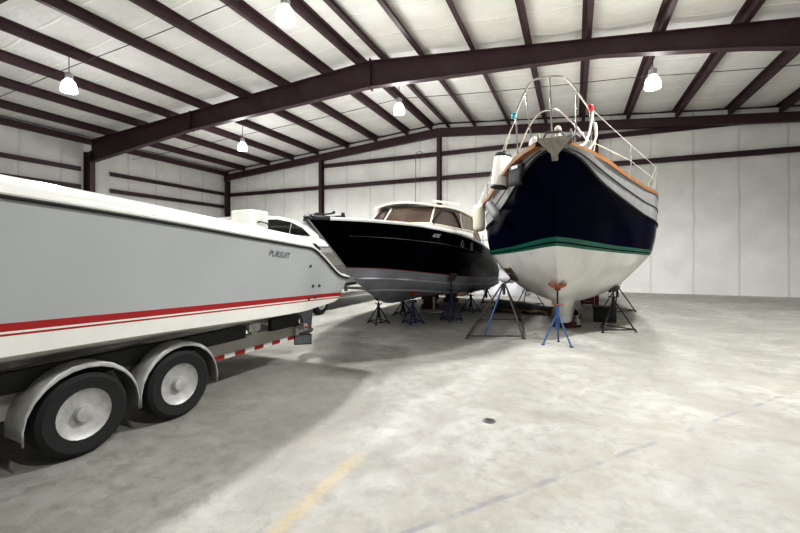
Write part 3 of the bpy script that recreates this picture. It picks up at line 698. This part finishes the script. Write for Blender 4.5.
for a, b in (((-1.09, 7.0, 4.0), (-1.06, 7.1, 3.10)), ((-.86, 6.45, 4.15), (-.76, 6.62, 3.17)), ((-.47, 5.96, 4.11), (-.45, 6.2, 3.23)), ((-.13, 6.45, 4.04), (-.16, 6.6, 3.17)), ((.05, 7.02, 3.92), (.09, 7.1, 3.10))):
    mb = MB(); mb.tube([a, b], .013, 8); mb.lathe([(.035, 0), (.035, .012), (.016, .03)], 10, Matrix.Translation(Vector(b) - Vector((0,0,.02)))); mb.build('pulpit_leg', m_chrome, pul)
mb = MB(); mb.lathe([(.0, -.05), (.04, -.045), (.042, .03), (.03, .05), (.0, .055)], 12, Matrix.Translation((-1.12, 6.97, 3.98))); mb.build('starboard_light', m_tealb, pul)
mb = MB(); mb.lathe([(.0, -.05), (.04, -.045), (.042, .03), (.03, .05), (.0, .055)], 12, Matrix.Translation((.06, 6.97, 3.93))); mb.build('port_light', m_redl, pul)
# stanchions and lifelines
for sd in (1, -1):
    tops, mids = [Vector((-.52 + sd*.57, 7.02, 3.95))], [Vector((-.5 + sd*.52, 7.0, 3.44))]
    for y in (8.5, 10.2, 12.2, 14.2, 16.0):
        u = min([k/40 for k in range(321)], key=lambda q: abs(H3.surf(q, 0)[0]-y)); p = H3.at(u, 0, sd, -.03, .03)
        mb = MB(); mb.tube([p, p + Vector((0,0,.62))], .012, 8); mb.build('stanchion', m_chrome, B3); tops.append(p + Vector((0,0,.62))); mids.append(p + Vector((0,0,.33)))
    mb = MB()
    for a, b in zip(tops, tops[1:]): mb.tube([a, b], .006, 6)
    for a, b in zip(mids, mids[1:]): mb.tube([a, b], .006, 6)
    mb.build('lifeline', m_rope, B3)
mb = MB()
mb.tube(smooth_line([(.09, 7.03, 3.88), (.05, 6.95, 3.6), (-.02, 6.85, 3.35), (-.16, 6.62, 3.26), (-.26, 6.4, 3.22)]), .018, 8)
mb.tube(smooth_line([(.13, 7.1, 3.72), (.14, 7.05, 3.5), (.05, 7.0, 3.3), (-.08, 6.9, 3.22), (-.15, 6.75, 3.2)]), .018, 8)
mb.tube(smooth_line([(.09, 7.05, 3.84), (.13, 7.15, 3.5), (.10, 7.2, 3.2), (.16, 7.25, 3.12)]), .010, 8)
tag(mb.build('mooring_line', m_rope), 'white rope looped over the right end of the steel bow pulpit', 'rope')
# the folded bag hanging off the cap rail
u = 2.0; p = H3.at(1.85, 0, -1)
e = empty('rail_bag', (-1.05, 6.75, 2.75), 'dark mesh bag with a white label hung over the rail of the navy yacht', 'bag')
mb = MB(); P = []
for i in range(7):
    s = i/6; P.append([(-1.17 + .23*s + .012*math.sin(5*q + s) - .02*q*0, 6.88 - .30*s + .012*math.sin(8*s), 3.10 - .34*q - .02*s) for q in (0, .2, .4, .6, .8, 1)])
mb.grid(P); mb.build('bag_body', m_mesh, e, thick=.03, smooth=60)
mb = MB(); mb.box((-1.065, 6.695, 3.045), (.20, .008, .05), (0, R(4), R(-52))); mb.build('bag_label', m_label, e)
for a in (.1, .9):
    x, y = -1.17 + .23*a, 6.88 - .30*a
    mb = MB(); mb.tube([(x, y, 3.09), (x + .05, y + .04, 3.19), (x + .14, y + .11, 3.20)], .009, 6); mb.build('bag_strap', m_mesh, e)
# fenders
def fender(top, bot, r, mat, capmat, ribs, rope_to, label):
    top, bot = Vector(top), Vector(bot); L = (top-bot).length; d = (top-bot).normalized()
    q = d.to_track_quat('Z', 'Y').to_matrix().to_4x4(); e = empty('boat_fender', tuple(bot), label, 'fender')
    n = 48; mb = MB(); vs, fs = [], []; prof = [(0, 0), (.45, .0), (.8, .03), (.97, .09), (1, .16), (1, .84), (.97, .91), (.8, .97), (.45, 1.0), (0, 1.0)]
    T = Matrix.Translation(bot) @ q
    for rr, h in prof:
        for j in range(n):
            k = 1 - (.05 if ribs and j % 4 == 0 and .05 < h < .95 else 0); a = 2*math.pi*j/n
            vs.append(T @ Vector((r*rr*k*math.cos(a), r*rr*k*math.sin(a), h*L)))
    for i in range(len(prof)-1):
        for j in range(n): fs.append((i*n+j, i*n+(j+1)%n, (i+1)*n+(j+1)%n, (i+1)*n+j))
    mb.add(vs, fs); mb.build('fender_body', mat, e, merge=True, smooth=50)
    if capmat:
        for h0, h1, nm in ((-.01, .05, 'end_cap'), (L-.05, L+.02, 'end_cap')):
            mb = MB(); mb.lathe([(r*.55, h0), (r*.93, h0+.008), (r*1.0, (h0+h1)/2), (r*.9, h1)], 28, T); mb.build(nm, capmat, e)
    mb = MB(); mb.lathe([(.03, L), (.03, L+.06), (.015, L+.08)], 12, T); mb.build('eyelet', capmat or mat, e)
    mb = MB(); a = top + d*.07; b = Vector(rope_to)
    mb.tube([a, a.lerp(b, .35) + Vector((.015, 0, .02)), a.lerp(b, .7) + Vector((-.02, 0, 0)), b], .011, 6)
    mb.tube([a + Vector((.03,0,0)), a.lerp(b, .4) + Vector((-.02, 0, .03)), b], .009, 6); mb.build('fender_line', m_rope, e)
    return e
fender((-1.40, 7.55, 3.48), (-1.49, 7.53, 2.86), .155, m_fender, m_black, True, (-1.12, 7.06, 3.9), 'white ribbed fender with black ends, uppermost of the three beside the navy bow')
fender((-2.53, 10.3, 2.93), (-2.53, 10.3, 2.24), .155, m_cfender, None, False, (-2.27, 10.2, 3.48), 'smooth cream fender hanging lowest, next to the black motor yacht')
fender((-1.93, 8.75, 2.74), (-1.60, 8.05, 2.36), .095, m_gfender, None, False, (-1.75, 9.1, 3.0), 'grey fender slanting across the navy hull behind the white ones')

# ------------------------------------------------------------------ boat stands
def stand(name, hull, x, y, rz, base_r, n, hub, legm, postm, padm, label, group, pad=(.30, .20), saddle=False, ring=True, one=None, foot_sq=0., lean=(0,0), feet_xy=None):
    hit, nor = hull.under(x, y)
    H = hit.z - .004; e = empty(name, (x, y, 0), label, 'boat stand', group)
    hx, hy = x - lean[0], y - lean[1]
    feet = []
    for k in range(n):
        a = rz + 2*math.pi*k/n; f = Vector((*feet_xy[k], .025)) if feet_xy else Vector((hx + base_r*math.cos(a), hy + base_r*math.sin(a), .025)); feet.append(f)
        t = Vector((hx + .028*math.cos(a), hy + .028*math.sin(a), hub))
        mb = MB(); mb.tube([f - Vector((0,0,.012)), f.lerp(t, .5), t], (.017 if base_r > .5 else .015), 8); mb.box(f - Vector((0,0,.015)), (.05, .05, .02), (0, 0, a)); mb.build('leg', legm, e)
    if ring:
        for k in range(n):
            mb = MB(); a_, b_ = feet[k], feet[(k+1) % n]; mb.bar(a_ + Vector((0,0,.03)), b_ + Vector((0,0,.03)), .018, .024); mb.build('base_bar', legm, e)
    if one:
        fb = feet[0].lerp(feet[1], .32) + Vector((0, 0, .03)); mb = MB(); mb.tube([fb, Vector((hx - .01, hy - .03, hub - .04))], .02, 8); mb.build('brace', one, e)['label'] = 'blue diagonal brace'
    c = Vector((hx, hy, 0)); up = Vector((x, y, H - .10))
    mb = MB(); pt0 = Vector((hx, hy, max(.05, hub - .25))); dirv = (up - Vector((hx, hy, hub-.02))).normalized(); pz = min(H - .16, hub + max(.06, (H-hub)*.35))
    ptop = Vector((hx, hy, hub-.02)) + dirv * max(.03, pz - hub)
    mb.tube([pt0, Vector((hx, hy, hub-.02)), ptop], .034, 12); mb.build('post', postm, e)
    mb = MB(); mb.tube([ptop - dirv*.05, up], .015, 8); mb.build('screw_rod', m_dark, e)
    mb = MB(); mb.lathe([(.04, 0), (.045, .012), (.04, .03)], 10, Matrix.Translation(ptop)); mb.tube([ptop + Vector((-.10, .02, .035)), ptop + Vector((-.05, .0, .018)), ptop + Vector((.05, 0, .018)), ptop + Vector((.10, -.02, .035))], .011, 6); mb.build('adjusting_nut', m_orange if saddle else legm, e)
    # pad lies along the hull skin
    nn = -nor if nor.z > 0 else nor; q = (-nn).to_track_quat('Z', 'Y').to_matrix() if not saddle else Matrix.Identity(3)
    mb = MB(); w, l = pad
    if saddle:
        P = []
        for k in range(9):
            t = -1 + k/4; P.append([(x + t*w/2, y + dy, H - .03 + .055*t*t + dz) for dy, dz in ((-l/2, -.045), (-l/2, 0), (l/2, .0), (l/2, -.045), (-l/2, -.045))])
        mb.grid(P); mb.f.append([0,1,2,3]); mb.m.append(0); k0 = 8*5; mb.f.append([k0,k0+1,k0+2,k0+3]); mb.m.append(0)
        mb.box((x, y, H-.085), (.10, .10, .05))
    else:
        cpt = hit + nn*.032
        mb.box(cpt, (w, l, .045), q); mb.box(cpt + nn*.035, (.09, .09, .04), q)
    mb.build('pad', padm, e, bevel=.008, merge=saddle)
    return e
g2 = 'boat stands under the black motor yacht'
stand('boat_stand', H2, -4.47, 8.38, R(15), .26, 4, .38, m_dark, m_dark, m_dark, 'black boat stand under the bow keel of the black motor yacht, furthest left', g2, pad=(.16, .16))
stand('boat_stand', H2, -4.50, 9.85, R(40), .26, 4, .34, m_dark, m_dark, m_dark, 'black boat stand under the keel behind the front blue stand', g2, pad=(.16, .16))
stand('boat_stand', H2, -3.74, 8.75, R(10), .26, 4, .40, m_dblue, m_dblue, m_orange, 'short blue boat stand with a red pad at the front of the motor yacht', g2, pad=(.2, .16))
stand('boat_stand', H2, -3.03, 9.5, R(10), .27, 4, .56, m_dblue, m_dblue, m_ply, 'blue boat stand under the near side of the motor yacht amidships', g2)
stand('boat_stand', H2, -2.99, 11.2, R(25), .27, 4, .40, m_dblue, m_dblue, m_ply, 'blue boat stand under the near side towards the stern of the motor yacht', g2)
stand('boat_stand', H2, -3.03, 13.3, R(5), .28, 3, .45, m_dark, m_dark, m_ply, 'black boat stand at the stern quarter of the motor yacht', g2)
stand('boat_stand', H2, -5.55, 12.6, R(30), .27, 4, .45, m_dark, m_dark, m_ply, 'black boat stand on the far side of the motor yacht near the stern', g2)
g3 = 'boat stands under the navy sailing yacht'
stand('boat_stand', H3, -.475, 7.74, R(90), .27, 3, .52, m_blue, m_blue, m_orange, 'blue tripod boat stand with orange saddle under the navy yacht bow', g3, pad=(.30, .16), saddle=True, ring=False)
stand('boat_stand', H3, -1.49, 9.05, R(-117), .60, 4, 1.0, m_rust, m_rust, m_ply, 'tall brown boat stand with one blue brace leaning against the white yacht bottom', g3, pad=(.24, .34), one=m_blue, lean=(.16, .10), feet_xy=[(-2.1, 7.55), (-1.11, 8.0), (-1.45, 10.1), (-2.38, 9.6)])
stand('boat_stand', H3, -1.72, 13.5, R(20), .50, 3, .70, m_dark, m_dark, m_ply, 'black boat stand with splayed legs under the far left side of the navy yacht', g3)
stand('boat_stand', H3, .52, 9.7, R(0), .42, 3, .62, m_dark, m_dark, m_ply, 'black boat stand at the right side of the navy yacht', g3)
stand('boat_stand', H3, .8, 13.0, R(20), .50, 3, .70, m_dark, m_dark, m_ply, 'black boat stand behind the keel on the right side of the navy yacht', g3)
# blocks below the keel
for y in (9.75, 11.9):
    mb = MB(); mb.box((-.46, y, .052), (.52, .22, .104)); mb.box((-.46, y, .127), (.40, .18, .046)); 
    tag(mb.build('keel_block', m_redwood, bevel=.006), 'dark red timber block under the %s of the navy yacht keel' % ('front' if y < 10 else 'rear'), 'block', 'timber keel blocks')
e = empty('bottle_jack', (-.19, 9.95, 0), 'small dark jack on the floor beside the white keel', 'jack')
mb = MB(); mb.box((-.19, 9.95, .02), (.16, .2, .04)); mb.build('jack_base', m_black, e, bevel=.008)
mb = MB(); mb.lathe([(.055, .04), (.055, .16), (.03, .17), (.03, .22), (.045, .23), (.045, .25)], 16, Matrix.Translation((-.19, 9.95, 0))); mb.build('jack_cylinder', m_galv, e)
mb = MB(); mb.tube([(-.19, 9.95, .06), (-.10, 9.90, .30)], .012, 8); mb.build('jack_handle', m_black, e)
# keel blocks of the motor yacht
for y in (11.4, 13.4):
    mb = MB(); hz = H2.under(cx2(y), y)[0].z
    for k in range(3): mb.box((cx2(y), y, hz/6 + k*hz/3 - .002), (.5 if k % 2 == 0 else .3, .2 if k % 2 == 0 else .4, hz/3 - .004))
    tag(mb.build('keel_block', m_wood, bevel=.006), 'stack of brown timbers under the %s keel of the motor yacht' % ('middle' if y < 12 else 'stern'), 'block', 'timber keel blocks')

# ------------------------------------------------------------------ background : white cruiser behind, on its trailer
B4 = empty('cabin_cruiser', (-8.4, 10, 0), 'white cabin cruiser with black side window standing behind the grey power boat', 'boat')
c4 = [[(16.6,.0,2.1),(16.2,0,1.5),(15.8,0,.9),(15.3,0,.66)], [(15.7,.55,2.06),(15.4,.45,1.45),(15.2,.38,.88),(14.8,0,.56)],
      [(14.2,1.08,1.98),(14.1,1.0,1.4),(14.0,.95,.84),(13.8,0,.5)], [(11.5,1.33,1.9),(11.5,1.30,1.35),(11.5,1.25,.78),(11.5,0,.48)],
      [(8.4,1.36,1.84),(8.4,1.34,1.3),(8.4,1.30,.76),(8.4,0,.48)], [(6.6,1.32,1.82),(6.6,1.3,1.3),(6.6,1.26,.76),(6.6,0,.5)]]
H4 = Hull(c4, lambda y: -8.4, flat=(0, 1, 2)); m_g4 = M('pale_grey_hull', (.55, .57, .57), .4, var=.08)
H4.build('hull', [m_white, m_g4], lambda r, k, u: 0 if r == 0 else 1, B4, nu=6, nv=4)
H4.deck('deck', m_white, B4, camber=.12); H4.rail('rub_rail', m_dgrey, B4, .02, 0, out=.005)
mb = MB(); P = []
prof = [(7.4, 1.84), (7.4, 2.50), (8.2, 2.60), (8.8, 2.56), (9.4, 2.38), (9.9, 2.10), (10.3, 1.98)]
for t in (-1, -.96, -.5, 0, .5, .96, 1):
    P.append([(-8.4 + t*(1.12 - .10*(z-1.84)), y, (z if abs(t) < 1 else z - .03) + .06*(1-t*t)) for y, z in prof])
mb.grid(P)
for t in (-1, 1): mb.add([(-8.4 + t*(1.12 - .10*(z-1.84)), y, z-.03) for y, z in prof] , [tuple(range(len(prof)))])
cb = mb.build('cabin', m_white, B4, smooth=40)
for t in (-1, 1):
    wp = [(7.55, 2.16), (7.55, 2.47), (8.1, 2.52), (8.6, 2.49), (9.05, 2.37), (9.4, 2.16)]
    mb = MB(); mb.prism([(-8.4 + t*(1.128 - .10*(z-1.84)), y, z) for y, z in wp], (.006*t, 0, 0)); mb.build('side_window', m_dpane, cb)
    mb = MB(); mb.tube([(-8.4 + t*(1.14 - .10*(z-1.84)), y, z) for y, z in ((8.62, 2.47), (8.5, 2.18))], .012, 6); mb.build('window_divider', m_chrome, cb)
mb = MB(); mb.tube([(-7.32, 10.6, 2.0), (-7.36, 10.9, 2.45), (-7.42, 13.4, 2.6), (-7.8, 15.3, 2.6), (-8.4, 16.35, 2.62), (-9.0, 15.3, 2.6), (-9.38, 13.4, 2.6), (-9.44, 10.9, 2.45), (-9.48, 10.6, 2.0)], .014, 6)
mb.build('bow_rail', m_chrome, B4)
T4 = empty('boat_trailer', (-8.4, 10, 0), 'pale trailer carrying the white cabin cruiser, seen under the motor yacht bow', 'trailer')
for sd in (1, -1):
    mb = MB(); mb.box((-8.4 + sd*1.16, 10.6, .37), (.09, 8.4, .12)); mb.build('frame_rail', m_galv, T4, bevel=.008)
    mb = MB(); mb.box((-8.4 + sd*.8, 9.9, .60 + .08), (.12, 4.6, .10)); mb.build('bunk', m_black, T4)
    mb = MB(); mb.box((-8.4 + sd*.85, 8.6, .54), (.08, .08, .2)); mb.box((-8.4 + sd*.85, 11.6, .54), (.08, .08, .2)); mb.build('bunk_bracket', m_galv, T4)
    for y in (8.5, 9.32):
        x = -8.4 + sd*1.45; Q = Matrix.Translation((x, y, .31)) @ Matrix.Rotation(R(90), 4, 'Y')
        mb = MB(); mb.lathe([(.18, -.09), (.27, -.1), (.305, -.07), (.31, 0), (.305, .07), (.27, .1), (.18, .09)], 28, Q, cap=False); w = mb.build('tyre', m_tyre, T4)
        mb = MB(); mb.lathe([(.04, -.09), (.18, -.085), (.185, 0), (.18, .085), (.15, .06), (.06, .05), (.05, .1)], 22, Q); mb.build('wheel_rim', m_white, w)
for y in (7.0, 10.5, 13.6):
    mb = MB(); mb.box((-8.4, y, .36), (2.3, .1, .10)); mb.build('crossmember', m_galv, T4)
mb = MB(); mb.box((-8.4, 15.6, .37), (.12, 1.7, .12)); mb.build('tongue', m_galv, T4)

for o in (B4, T4): o.location.x += .30; o.location.y -= .30
# engine and gear stored behind the stands
e = empty('engine_block', (-5.2, 15.9, 0), 'dark engine block on a pallet behind the motor yacht stands', 'engine')
mb = MB(); mb.box((-5.2, 15.9, .06), (1.5, 1.0, .12)); mb.build('pallet', m_wood, e)
mb = MB(); mb.box((-5.2, 15.9, .44), (1.1, .6, .6)); mb.build('crankcase', m_dark, e, bevel=.05)
mb = MB()
for k in range(4): mb.lathe([(.11, 0), (.11, .16), (.08, .2)], 14, Matrix.Translation((-5.6 + k*.27, 15.8, .72)))
mb.build('cylinder_heads', m_dgrey, e)
mb = MB(); mb.lathe([(.30, -.05), (.32, 0), (.30, .05)], 24, Matrix.Translation((-4.55, 15.9, .42)) @ Matrix.Rotation(R(90), 4, 'Y')); mb.build('flywheel', m_dgrey, e)
e = empty('white_pedestal', (-4.05, 12.1, 0), 'slim white pedestal stand on the floor behind the blue stands', 'stand')
mb = MB(); mb.lathe([(.30, 0), (.30, .025), (.06, .06)], 20, Matrix.Translation((-4.0, 10.9, 0))); e.location = (-4.0, 10.9, 0); mb.build('foot', m_white, e)
mb = MB(); mb.tube([(-4.0, 10.9, .05), (-4.0, 10.9, .42)], .035, 12); mb.build('column', m_white, e)
# shelf rack with boxes against the end wall
e = empty('storage_rack', (-3.2, 18.6, 0), 'pale steel storage rack with shelves between the motor yacht and the navy yacht', 'rack')
for sx_ in (-1.3, 1.3):
    for sy_ in (-.4, .4):
        mb = MB(); mb.box((-3.2 + sx_, 18.6 + sy_, 1.3), (.07, .07, 2.6)); mb.build('upright', m_yellow if (sx_ < 0 and sy_ < 0) else m_galv, e)
for z in (.55, 1.15, 1.75, 2.35):
    mb = MB(); mb.box((-3.2, 18.6, z), (2.6, .8, .05)); mb.build('shelf', m_galv, e)
k = 0
for z, xx, w, h, mt, lb in ((1.18, -3.9, .6, .35, m_sheet, 'white carton on the middle shelf of the storage rack, at its left'), (1.18, -2.7, .8, .28, m_galv, 'grey bin on the middle shelf of the storage rack, at its right'),
                            (.58, -3.5, .9, .40, m_sheet, 'wide white carton on the bottom shelf of the storage rack'), (1.78, -3.1, .9, .42, m_white, 'white carton on the upper shelf of the storage rack')):
    e = empty('storage_box', (xx, 18.55, z), lb, 'box', 'boxes on the storage rack')
    mb = MB(); mb.box((xx, 18.55, z + h*.42), (w, .6, h*.84)); mb.build('box_body', mt, e, bevel=.02)
    mb = MB(); mb.box((xx, 18.55, z + h*.92), (w+.03, .63, h*.16)); mb.build('box_lid', mt, e, bevel=.015)
# white plastic sheeting draped over stored gear
def draped(x0, x1, y0, y1, h, label, mat, seed):
    rnd = random.Random(seed); ph = [rnd.uniform(0, 6) for _ in range(6)]; mb = MB(); P = []
    for i in range(25):
        s = i/24; row = []
        for j in range(17):
            t = j/16; ex = min(s, 1-s)*2; ey = min(t, 1-t)*2; f = min(1, ex*3.2)**.5 * min(1, ey*2.6)**.5
            z = h*f*(.82 + .12*math.sin(5*s+ph[0]) + .08*math.sin(9*t+ph[1])) + .03*math.sin(14*s+ph[2])*f
            row.append((x0 + (x1-x0)*s, y0 + (y1-y0)*t + .05*math.sin(11*s+ph[3]), max(.004, z)))
        P.append(row)
    mb.grid(P); return tag(mb.build('covered_gear', mat, smooth=60), label, 'cover')
draped(-4.2, -2.2, 16.4, 17.8, .62, 'heap of stored gear under crumpled white plastic sheeting by the rack', m_sheet, 3)
draped(-1.8, -.25, 16.6, 18.0, .85, 'white sheeting heap behind the keel of the navy yacht', m_sheet, 5)
# dinghy under a black tarpaulin on a timber pallet
e = empty('timber_pallet', (-1.66, 11.8, 0), 'low brown timber pallet on the floor behind the tall brown stand', 'pallet')
for k in range(5):
    mb = MB(); mb.box((-1.66, 11.36 + k*.22, .125), (1.6, .15, .03)); mb.build('deck_board', m_wood, e)
for k in range(3):
    mb = MB(); mb.box((-2.36 + k*.7, 11.8, .055), (.1, 1.02, .11)); mb.build('bearer', m_wood, e)
mb = MB(); P = []
for i in range(21):
    s = i/20; P.append([(-2.36 + 1.45*s, 11.38 + .82*t, .148 + (.20*(1-s)**.8)*math.sin(math.pi*t)**.6 + .012*math.sin(20*s+6*t)**2) for t in [j/12 for j in range(13)]])
mb.grid(P); tag(mb.build('tarpaulin', m_tarp, smooth=60), 'black tarpaulin folded in a wedge on the brown pallet', 'tarpaulin')
# red tool cabinet, red post, black crate on the right
e = empty('tool_cabinet', (.02, 14.3, 0), 'small dark red tool cabinet on the floor behind the navy yacht keel', 'cabinet')
mb = MB(); mb.box((.02, 14.3, .23), (.40, .32, .34)); mb.build('carcass', m_cabred, e, bevel=.012)
for k in range(3):
    mb = MB(); mb.box((.02, 14.13, .12 + k*.108), (.36, .02, .096)); d = mb.build('drawer', m_cabred, e, bevel=.005)
    mb = MB(); mb.bar((-.10, 14.11, .145 + k*.108), (.14, 14.11, .145 + k*.108), .012, .012); mb.build('handle', m_galv, d)
for sx_ in (-.15, .15):
    mb = MB(); mb.lathe([(.032, -.015), (.032, .015)], 14, Matrix.Translation((.02+sx_, 14.2, .032)) @ Matrix.Rotation(R(90), 4, 'Y')); mb.build('castor', m_black, e)
mb = MB(); mb.box((.30, 14.5, .34), (.12, .12, .64)); mb.box((.30, 14.5, .01), (.24, .24, .02)); tag(mb.build('guard_post', m_cabred, bevel=.01), 'short dark red square post on the floor beside the red tool cabinet', 'post')
e = empty('plastic_crate', (.33, 11.0, 0), 'black crate on the floor at the right behind the navy yacht keel', 'crate')
mb = MB(); mb.box((.40, 11.0, .17), (.5, .4, .33)); mb.build('crate_body', m_black, e, bevel=.02)
mb = MB(); mb.box((.40, 11.0, .35), (.54, .44, .04)); mb.build('crate_lid', m_dark, e, bevel=.01)

# turn everything that stands on the floor by the boats' small angle
c_, s_ = math.cos(DELTA), math.sin(DELTA)
for o in list(col.objects):
    if o.parent is None and o.name not in FIX and o.type in ('MESH', 'EMPTY'):
        x, y, z = o.location; o.location = (c_*x - s_*y, s_*x + c_*y, z); o.rotation_euler.z += DELTA

# ------------------------------------------------------------------ light, world, camera
def glow(x, y, z, w, r=.2):
    l = bpy.data.lights.new('lamp_glow', 'SPOT'); l.energy = w; l.shadow_soft_size = r; l.color = (1, .995, .975)
    u = bpy.data.lights.new('lamp_uplight', 'POINT'); u.energy = w * .075; u.shadow_soft_size = .2; u.color = (1, 1, .99)
    o = bpy.data.objects.new('lamp_uplight', u); col.objects.link(o); o.location = (x, y, z - .05)
    l.spot_size = R(165); l.spot_blend = .7
    o = bpy.data.objects.new('lamp_glow', l); col.objects.link(o); o.location = (x, y, z); return o
LW = 1500
for x, y, z in lamps: glow(x, y, z - .24, LW * (.85 if y < 10 else 1.4))
for x, y, lb in ((2.1, 7.1, 'glowing high bay lamp above the navy yacht, in front of the deep roof beam'), (2.1, 13.6, 'glowing high bay lamp at the right, behind the deep roof beam'), (-14.0, 7.1, 'glowing high bay lamp at the far left, in front of the deep roof beam'),
                 (-5.9, .6, 'glowing high bay lamp overhead above the grey power boat bow'), (2.1, .6, 'glowing high bay lamp overhead, right of the viewer')):
    zz = zr(x) - 1.1
    lamp(x, y, zz, lb); glow(x, y, zz - .24, LW * (.6 if y > 10 or x < -10 else (.42 if y < 5 else 1.25)))
w = bpy.data.worlds.new('shed_air'); bpy.context.scene.world = w; w.use_nodes = True
w.node_tree.nodes['Background'].inputs[0].default_value = (.9, .95, 1, 1); w.node_tree.nodes['Background'].inputs[1].default_value = .02

cam = bpy.data.cameras.new('camera'); co = bpy.data.objects.new('camera', cam); col.objects.link(co)
cam.sensor_width = 36; cam.lens = 18.0; cam.shift_y = -10.5/800; cam.clip_end = 200
co.location = (0, 0, 1.6); co.rotation_euler = (R(90), 0, R(23.5))
sc = bpy.context.scene; sc.camera = co
sc.view_settings.view_transform = 'Standard'; sc.view_settings.look = 'Medium High Contrast'; sc.view_settings.exposure = 0.0
sc.cycles.max_bounces = 8; sc.cycles.diffuse_bounces = 4; sc.cycles.sample_clamp_indirect = 6
